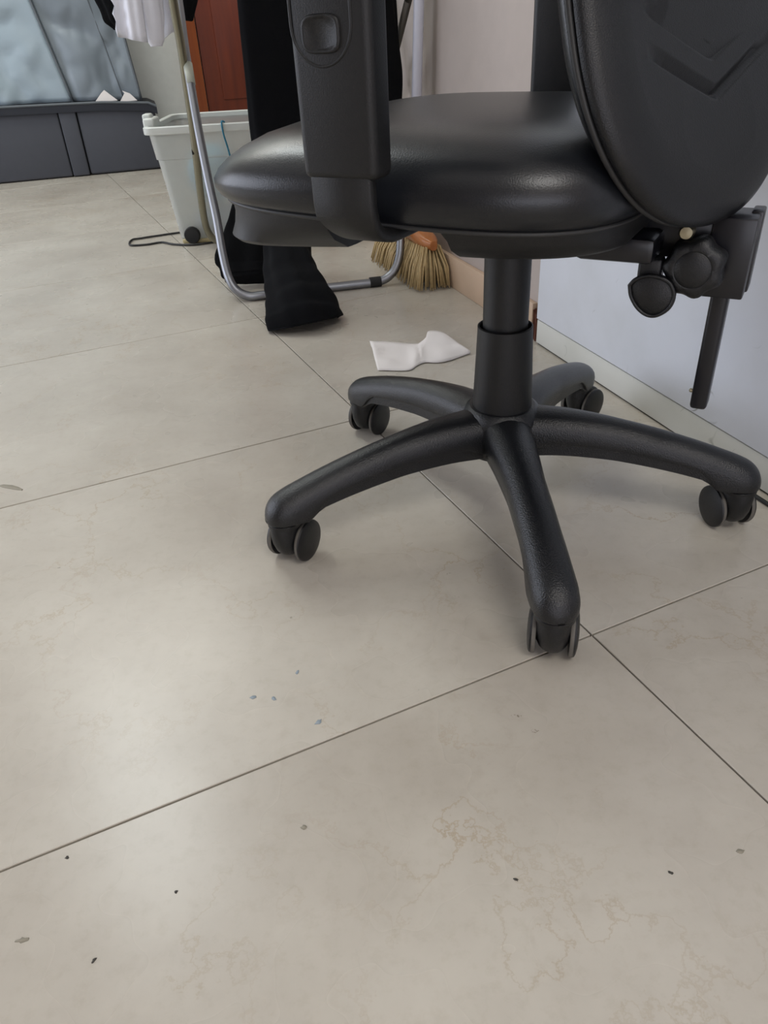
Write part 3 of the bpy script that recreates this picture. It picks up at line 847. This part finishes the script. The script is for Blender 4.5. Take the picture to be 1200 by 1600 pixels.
# white shirt: hem with a frilled front edge and a rounded sleeve end
shirt = thing('white_shirt', 'white shirt hanging from the rack, frilled front edge and hem in view', 'shirt', (-0.40, 2.0, 0))
SO = Vector((-0.40, 2.0, 0))
bm = B()
def sheet(bm, rows, thick=0.0025):
    """rows of points -> thin double sided sheet"""
    nr, nc = len(rows), len(rows[0])
    P = [[Vector(p) for p in r] for r in rows]
    Nn = [[None] * nc for _ in range(nr)]
    for i in range(nr):
        for j in range(nc):
            du = P[i][min(nc - 1, j + 1)] - P[i][max(0, j - 1)]; dv = P[min(nr - 1, i + 1)][j] - P[max(0, i - 1)][j]
            Nn[i][j] = du.cross(dv).normalized() * thick / 2
    a = [[bm.verts.new(P[i][j] + Nn[i][j]) for j in range(nc)] for i in range(nr)]
    b = [[bm.verts.new(P[i][j] - Nn[i][j]) for j in range(nc)] for i in range(nr)]
    for i in range(nr - 1):
        for j in range(nc - 1):
            bm.faces.new((a[i][j], a[i][j + 1], a[i + 1][j + 1], a[i + 1][j])); bm.faces.new((b[i][j], b[i + 1][j], b[i + 1][j + 1], b[i][j + 1]))
    loop = [(i, 0) for i in range(nr)] + [(nr - 1, j) for j in range(1, nc)] + [(i, nc - 1) for i in range(nr - 2, -1, -1)] + [(0, j) for j in range(nc - 2, 0, -1)]
    for k in range(len(loop)):
        p, q = loop[k], loop[(k + 1) % len(loop)]
        bm.faces.new((a[p[0]][p[1]], b[p[0]][p[1]], b[q[0]][q[1]], a[q[0]][q[1]]))
rows = []
for i in range(26):
    v = i / 25
    row = []
    for j in range(30):
        u = j / 29
        z = 0.95 - v * (0.95 - (0.555 - 0.016 * u))
        x = -0.588 + u * 0.070 + 0.012 * (1 - v)
        y = 2.195 + 0.10 * (1 - v) ** 1.5 + 0.010 * math.sin(u * 7) * v + 0.003 * math.sin(u * 17 + 2)
        if u < 0.2:                                   # frill along the opening edge
            x += 0.006 * math.sin(v * 75) * (1 - u / 0.2); y += 0.012 * math.cos(v * 75) * (1 - u / 0.2)
        row.append(Vector((x, y, z)) - SO)
    rows.append(row)
sheet(bm, rows)
link('shirt_front', bm, M['white_cloth'], shirt, 0)
bm = B()
loft(bm, [[p - SO for p in r] for r in leg_rings([((-0.495, 2.320, 0.95), 0.034, 0.016, 0.05), ((-0.497, 2.235, 0.72), 0.033, 0.016, 0.1), ((-0.500, 2.23, 0.60), 0.027, 0.016, 0.08), ((-0.503, 2.225, 0.545), 0.022, 0.014, 0.03), ((-0.503, 2.225, 0.530), 0.015, 0.008, 0.0)], seed=0.3)])
link('sleeve', bm, M['white_cloth'], shirt, 0)
bm = B()
rows = []
for i in range(16):
    v = i / 15
    rows.append([Vector((-0.512 + u * (0.066 - 0.022 * (1 - v)), 2.265 + 0.05 * (1 - v) + 0.006 * math.sin(u * 8), 0.95 - v * (0.95 - 0.545 - 0.012 * u + 0.004 * math.sin(u * 6)))) - SO for u in (j / 13 for j in range(14))])
sheet(bm, rows)
link('shirt_back', bm, M['white_cloth'], shirt, 0)

# ------------------------------------------------------------------ broom against the wall
br = thing('broom', 'long broom leaning on the wall, varnished orange block and straw bristles', 'broom', (0.135, 1.96, 0))
BO = Vector((0.135, 1.96, 0))
bm = B(); rings = []
hd = Vector((wdir.x, wdir.y, 0)); hs = wout
for t in [-1, -0.985, -0.94, -0.85] + [k / 10 for k in range(-8, 9, 2)] + [0.85, 0.94, 0.985, 1]:
    wd = 0.026 * max(0.12, 1 - abs(t) ** 5) ** 0.5
    c = Vector((0.110, 1.983, 0.0)) + hd * (t * 0.155)
    zt = 0.126 - 0.016 * abs(t) ** 3
    zb = 0.088
    ring = []
    for a in range(0, 360, 20):
        ca, sa = math.cos(R(a)), math.sin(R(a))
        q = (abs(ca) ** 3 + abs(sa) ** 3) ** (-1 / 3)
        ring.append(c + hs * (wd * q * ca) + Vector((0, 0, (zt + zb) / 2 + (zt - zb) / 2 * q * sa)) - BO)
    rings.append(ring)
loft(bm, rings)
link('broom_block', bm, M['broom_wood'], br, 50)
bm = B()
rng = random.Random(11)
for i in range(30):
    for j in range(7):
        t = -0.96 + 1.92 * i / 29; s = -1 + 2 * j / 6
        c = Vector((0.110, 1.983, 0.0)) + hd * (t * 0.148) + hs * (s * 0.020)
        for k in range(3):
            sx = t + rng.uniform(-.08, .08); sy = s + rng.uniform(-.22, .22)
            spread = hd * (sx * 0.030) * (1.4 if t < -.6 else 1.0) + hs * max(sy * 0.032 + 0.004, -0.028 - s * 0.020)
            tip = c + spread + Vector((0, 0, rng.uniform(0.001, 0.009)))
            top = c + Vector((rng.uniform(-.002, .002), rng.uniform(-.002, .002), 0.095))
            mid = top.lerp(tip, 0.5) + (hs * sy + hd * sx) * 0.006 - Vector((0, 0, 0.0))
            tube(bm, [p - BO for p in (top, mid, tip)], [0.0024, 0.0022, 0.0013], 4)
o = link('bristles', bm, M['bristle'], br, 0); o['kind'] = 'stuff'
bm = B()
hb = Vector((0.116, 1.96, 0.11)); ht = Vector((0.158, 1.898, 1.00))
hb2 = Vector((0.112, 1.99, 0.30))
tube(bm, [p - BO for p in (hb, hb.lerp(ht, .5), ht)], 0.0115, 16)
link('handle', bm, M['handle_white'], br, 0)

# ------------------------------------------------------------------ crumpled paper on the floor
bm = B()
poly_top = spline([(-0.009, 1.483, 0), (0.028, 1.474, 0), (0.066, 1.458, 0), (0.090, 1.452, 0), (0.108, 1.470, 0), (0.112, 1.494, 0), (0.121, 1.496, 0), (0.142, 1.478, 0), (0.155, 1.452, 0), (0.187, 1.385, 0)], 4)
poly_bot = spline([(0.004, 1.325, 0), (0.020, 1.322, 0), (0.048, 1.316, 0), (0.066, 1.318, 0), (0.080, 1.338, 0), (0.096, 1.350, 0), (0.120, 1.345, 0), (0.142, 1.352, 0), (0.165, 1.368, 0), (0.187, 1.383, 0)], 4)
rows = []
for i in range(13):
    v = i / 12
    row = []
    for k, (a, b) in enumerate(zip(poly_top, poly_bot)):
        p = a.lerp(b, v)
        z = 0.0016 + 0.010 * max(0, noise.noise(Vector((p.x * 22, p.y * 22, 0.7)))) * math.sin(v * math.pi) + 0.006 * math.exp(-((p.x - 0.082) / 0.012) ** 2) * math.sin(v * math.pi)
        if p.x > 0.09: z += 0.012 * (1 - v) * math.sin((p.x - 0.09) / 0.097 * math.pi) + 0.004 * math.sin(v * math.pi)
        row.append(Vector((p.x, p.y, z + 0.0004)))
    rows.append(row)
sheet(bm, rows, 0.0006)
tag(link('paper_sheet', bm, M['paper'], None, 0), 'torn crumpled white paper lying on the floor behind the chair base', 'paper')

# ------------------------------------------------------------------ storage tub
tub = thing('storage_tub', 'translucent white plastic storage tub behind the rack legs', 'storage tub', (-0.40, 2.63, 0))
TO = Vector((-0.40, 2.63, 0))
def rrect(x0, y0, x1, y1, r, z, n=6):
    out = []
    for cx, cy, a0 in ((x1 - r, y1 - r, 0), (x0 + r, y1 - r, 90), (x0 + r, y0 + r, 180), (x1 - r, y0 + r, 270)):
        for k in range(n + 1):
            a = R(a0 + 90 * k / n); out.append(Vector((cx + r * math.cos(a), cy + r * math.sin(a), z)) - TO)
    return out
bX0, bX1, bY0, bY1 = -0.592, -0.185, 2.452, 2.80
tX0, tX1, tY0, tY1 = -0.622, -0.155, 2.436, 2.826
def ts(t, d=0): 
    return rrect(bX0 + (tX0 - bX0) * t + d, bY0 + (tY0 - bY0) * t + d, bX1 + (tX1 - bX1) * t - d, bY1 + (tY1 - bY1) * t - d, 0.025, 0.012 + (0.325 - 0.012) * t)
st = []
for t in (0, 0.3, 0.6, 0.735): st.append(ts(t))
def ts2(t, o): 
    return [p for p in rrect(bX0 + (tX0 - bX0) * t - o, bY0 + (tY0 - bY0) * t - o, bX1 + (tX1 - bX1) * t + o, bY1 + (tY1 - bY1) * t + o, 0.027, 0.012 + 0.313 * t)]
st += [ts2(0.74, 0.004), ts2(1.0, 0.004)]
inner = [ts2(1.0, 0.001), ts2(0.75, 0.001), ts(0.735, 0.003), ts(0.3, 0.003), ts(0.01, 0.003)]
bm = B(); loft(bm, st + inner)
link('tub_body', bm, M['translucent'], tub)
bm = B()
loft(bm, [rrect(tX0 - o, tY0 - o, tX1 + o, tY1 + o, 0.03, z) for o, z in ((0.004, 0.312), (0.014, 0.312), (0.015, 0.314), (0.015, 0.330), (0.013, 0.332), (0.004, 0.3325), (0.0, 0.330), (0.0, 0.318))] , cap=(False, False))
for bx_ in (tX0 - 0.006, ):
    box(bm, (bx_ - 0.012 - TO.x, 2.465 - TO.y, 0.322), (bx_ + 0.022 - TO.x, 2.545 - TO.y, 0.352), 0.007, 3)
    box(bm, (bx_ - 0.016 - TO.x, 2.485 - TO.y, 0.335), (bx_ + 0.010 - TO.x, 2.525 - TO.y, 0.362), 0.006, 3)
link('rim', bm, M['tub_rim'], tub)
bm = B(); lathe(bm, [(0.010, 0), (0.0235, 0.0), (0.0245, 0.003), (0.0245, 0.016), (0.022, 0.020), (0.004, 0.0215)], 28, Matrix.Translation(Vector((-0.549, 2.452, 0.026)) - TO) @ Matrix.Rotation(R(90), 4, 'X'))
w_ = link('wheel', bm, M['rubber'], tub); w_['label'] = 'black round roller at the tub corner'
bm = B(); box(bm, (-0.585 - TO.x, 2.449 - TO.y, 0.0), (-0.48 - TO.x, 2.51 - TO.y, 0.0125), 0.004, 2)
w_ = link('base_pad', bm, mat('yellowed_plastic', '#b3a67c', 0.5), tub); w_['label'] = 'yellowed base pad'
# contents
bm = B(); bmesh.ops.create_uvsphere(bm, u_segments=24, v_segments=14, radius=1)
for v in bm.verts:
    k = 1 + 0.12 * noise.noise(v.co * 2.3)
    v.co = Vector((v.co.x * 0.075 * k, v.co.y * 0.075 * k, v.co.z * 0.085 * k))
o = link('folded_bag', bm, M['blue_bag'], None, 0, loc=(-0.478, 2.560, 0.182)); tag(o, 'pale blue bag seen dimly inside the storage tub', 'bag')
bm = B(); bmesh.ops.create_uvsphere(bm, u_segments=24, v_segments=14, radius=1)
for v in bm.verts:
    k = 1 + 0.15 * noise.noise(v.co * 2.0 + Vector((4, 0, 0)))
    v.co = Vector((v.co.x * 0.09 * k, v.co.y * 0.065 * k, max(-0.5, v.co.z) * 0.045 * k))
o = link('cloth_bundle', bm, M['grey_bag'], None, 0, loc=(-0.465, 2.565, 0.046)); tag(o, 'grey cloth bundle at the bottom of the storage tub', 'cloth')
bm = B()
tube(bm, spline([(-0.398, 2.444, 0.334), (-0.400, 2.430, 0.337), (-0.402, 2.4195, 0.334), (-0.401, 2.4185, 0.305), (-0.396, 2.425, 0.27), (-0.392, 2.43, 0.235), (-0.389, 2.434, 0.205)], 5), 0.0026, 8)
tag(link('cord', bm, M['blue_cord'], None, 0), 'blue braided cord hanging over the tub rim', 'cord')

# black cable on the floor
bm = B()
tube(bm, spline([(-0.60, 2.60, 0.004), (-0.645, 2.585, 0.004), (-0.735, 2.545, 0.004), (-0.765, 2.525, 0.004), (-0.752, 2.455, 0.004), (-0.70, 2.452, 0.0035), (-0.655, 2.468, 0.004), (-0.61, 2.432, 0.004), (-0.545, 2.410, 0.004), (-0.46, 2.436, 0.004), (-0.40, 2.44, 0.004), (-0.33, 2.40, 0.004)], 6), 0.0032, 8)
tag(link('cable', bm, M['cable'], None, 0), 'thin black cable looped on the floor beside the tub', 'cable')
bm = B()
tube(bm, spline([(0.478, 0.862, 0.003), (0.490, 0.828, 0.003), (0.508, 0.775, 0.003), (0.545, 0.66, 0.003), (0.570, 0.59, 0.003)], 6), 0.0028, 8)
tag(link('cable', bm, M['cable'], None, 0), 'short black cable on the floor at the foot of the cabinet', 'cable')

# ------------------------------------------------------------------ padded storage base with silver fabric cover
SA = R(14.33)
sx = Vector((math.cos(SA), math.sin(SA), 0)); sy = Vector((-math.sin(SA), math.cos(SA), 0))
S0 = Vector((-1.736, 3.875, 0))
stm = Matrix((sx, sy, UP)).transposed().to_4x4(); stm.translation = S0
base_t = thing('storage_bench', 'low dark grey upholstered storage base under the silver fabric cover', 'storage bench', S0, SA)
X0, X1 = -0.55, 0.775
bm = B(); box(bm, (X0, 0.004, 0.004), (0.335, 0.36, 0.285), 0.008, 3); link('base_panel', bm, M['charcoal'], base_t)
bm = B(); box(bm, (0.339, -0.002, 0.004), (0.415, 0.36, 0.288), 0.006, 3); link('pleat_band', bm, M['charcoal'], base_t)
bm = B(); box(bm, (0.419, 0.004, 0.004), (X1, 0.36, 0.280), 0.010, 3); link('base_panel', bm, M['charcoal'], base_t)
bm = B(); rows = []
lip = [(X0, 0.322), (0.0, 0.318), (0.3, 0.312), (0.55, 0.306), (X1 - 0.02, 0.290), (X1 + 0.012, 0.274)]
def liph(x):
    for (a, za), (b, zb) in zip(lip[:-1], lip[1:]):
        if x <= b: return za + (zb - za) * (x - a) / (b - a)
    return lip[-1][1]
rings = []
for k in range(40):
    x = X0 + (X1 + 0.012 - X0) * k / 39; zt = liph(x)
    rings.append([Vector(p) for p in ((x, -0.010, zt - 0.034), (x, -0.012, zt - 0.006), (x, -0.010, zt), (x, 0.36, zt), (x, 0.36, zt - 0.034))])
loft(bm, rings); link('dark_lip', bm, M['dark_trim'], base_t)
bm = B(); tube(bm, [(X0 + (X1 + 0.012 - X0) * k / 39, -0.012, liph(X0 + (X1 + 0.012 - X0) * k / 39) + 0.001) for k in range(40)], 0.0055, 8)
link('lip_piping', bm, M['piping'], base_t)
bm = B(); box(bm, (0.02, -0.004, 0.235), (0.027, 0.004, 0.285), 0.002, 2); link('zip_pull', bm, M['dark_trim'], base_t)
# silver cover standing on it
cov = thing('fabric_cover', 'shiny silver-grey zipped nylon wardrobe cover standing on the grey base', 'wardrobe cover', S0, SA)
def fab(x, z):
    a = noise.noise(Vector((x * 5.0 + z * 4, z * 3.6 - x * 2.0, 1.7))); b = noise.noise(Vector((x * 11 - z * 9, z * 7 + x * 4, 9.0)))
    return 0.026 * (1 - 2 * abs(a)) - 0.018 + 0.008 * (0.6 - 2 * abs(b))
def wavy(name, xl, xr, zb, zt, y0, mt, amp=1.0, n=40, mrow=50):
    bm = B(); rows = []
    for i in range(mrow + 1):
        v = i / mrow; row = []
        for j in range(n + 1):
            u = j / n
            x = xl(v) + (xr(v) - xl(v)) * u
            z = zb + 0.005 + (zt - zb) * v
            z += (liph(x) - 0.31) * (1 - v)
            edge = min(1, u * 8, (1 - u) * 8) 
            row.append(Vector((x, y0 + amp * fab(x, z) * edge, z)))
        rows.append(row)
    sheet(bm, rows, 0.004)
    return link(name, bm, mt, cov, 0)
ft = lambda v: 0.415 - 0.185 * v
rt = lambda v: 0.725 - 0.095 * v * 0.9
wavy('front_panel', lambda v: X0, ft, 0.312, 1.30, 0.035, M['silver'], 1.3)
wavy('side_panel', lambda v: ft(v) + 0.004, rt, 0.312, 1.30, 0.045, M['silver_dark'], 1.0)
for nm_, fn, off in (('zip_seam', ft, 0.030), ('edge_piping', rt, 0.040)):
    bm = B(); tube(bm, [(fn(k / 20), off, 0.312 + (liph(fn(k / 20)) - .31) * (1 - k / 20) + 0.988 * k / 20) for k in range(21)], 0.006, 8)
    link(nm_, bm, M['piping'], cov, 0)
bm = B(); tube(bm, [(0.645 - 0.10 * k / 20, 0.033 + 0.9 * fab(0.645 - 0.10 * k / 20, 0.312 + 0.5 * k / 20), 0.312 + 0.6 * k / 20) for k in range(21)], 0.003, 8)
link('zip_seam', bm, M['piping'], cov, 0)
bm = B(); box(bm, (X0, 0.085, 0.325), (0.70, 0.34, 1.30), 0.02, 2)
for v in bm.verts:
    if v.co.x > 0.5: v.co.x -= 0.085 * (v.co.z - 0.31)
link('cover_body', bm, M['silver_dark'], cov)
# two folded white paper corners on the lip
for k, (xc, hw_, hh) in enumerate(((0.565, 0.052, 0.046), (0.665, 0.040, 0.044))):
    bm = B(); zt = 0.309 - k * 0.006
    tri = [Vector((xc - hw_, 0.004, zt)), Vector((xc - 0.3 * hw_, 0.010, zt + hh * .75)), Vector((xc - 0.02 * k, 0.012, zt + hh)), Vector((xc + 0.3 * hw_, 0.010, zt + hh * .7)), Vector((xc + hw_, 0.004, zt))]
    loft(bm, [tri, [p + Vector((0, -0.003, 0)) for p in tri]])
    o = link('paper_corner', bm, M['paper'], None, 30); o.matrix_world = stm
    tag(o, ['left', 'right'][k] + ' of two white paper peaks poking up at the cover\'s lower edge', 'paper')
# little plate on the door, behind the hanging trousers
bm = B(); box(bm, (1.345, -0.044, 0.315), (1.66, -0.0355, 0.385), 0.002, 1)
o = link('door_plate', bm, M['plate'], d); o['label'] = 'pale blue-white plate'

# ------------------------------------------------------------------ small marks on the floor
rng = random.Random(5)
for k, (x, y, r_, asp, ang, c) in enumerate(((-0.140, 0.518, 0.0035, 0.6, 0.3, 0), (-0.119, 0.515, 0.0045, 0.45, -0.9, 0), (-0.074, 0.482, 0.0045, 0.6, 0.8, 0), (-0.098, 0.549, 0.003, 0.6, 1.2, 0),
        (-0.081, 0.372, 0.0035, 0.7, 0.2, 1), (-0.284, 0.293, 0.0055, 0.4, 0.1, 1), (-0.226, 0.276, 0.0026, 0.5, 1.0, 2), (-0.272, 0.357, 0.0018, 0.9, 0, 2), (-0.177, 0.323, 0.0018, 0.8, 0, 2), (0.084, 0.317, 0.0022, 0.6, -0.5, 2), (0.202, 0.315, 0.0024, 0.6, -0.6, 2), (0.261, 0.329, 0.0034, 0.6, 0.2, 1), (-0.552, 0.963, 0.026, 0.22, -0.35, 1))):
    bm = B(); ring = []
    for q in range(11):
        a = 2 * math.pi * q / 11; rr = r_ * rng.uniform(0.6, 1.15)
        px_, py_ = rr * math.cos(a), rr * asp * math.sin(a)
        ring.append(Vector((px_ * math.cos(ang) - py_ * math.sin(ang), px_ * math.sin(ang) + py_ * math.cos(ang), 0)))
    loft(bm, [ring, [p * 0.9 + Vector((0, 0, 0.0003)) for p in ring]])
    o = link('mark', bm, M[('mark_blue', 'mark_brown', 'mark_black')[c]], floor, 0, loc=(x, y, 0.0001))
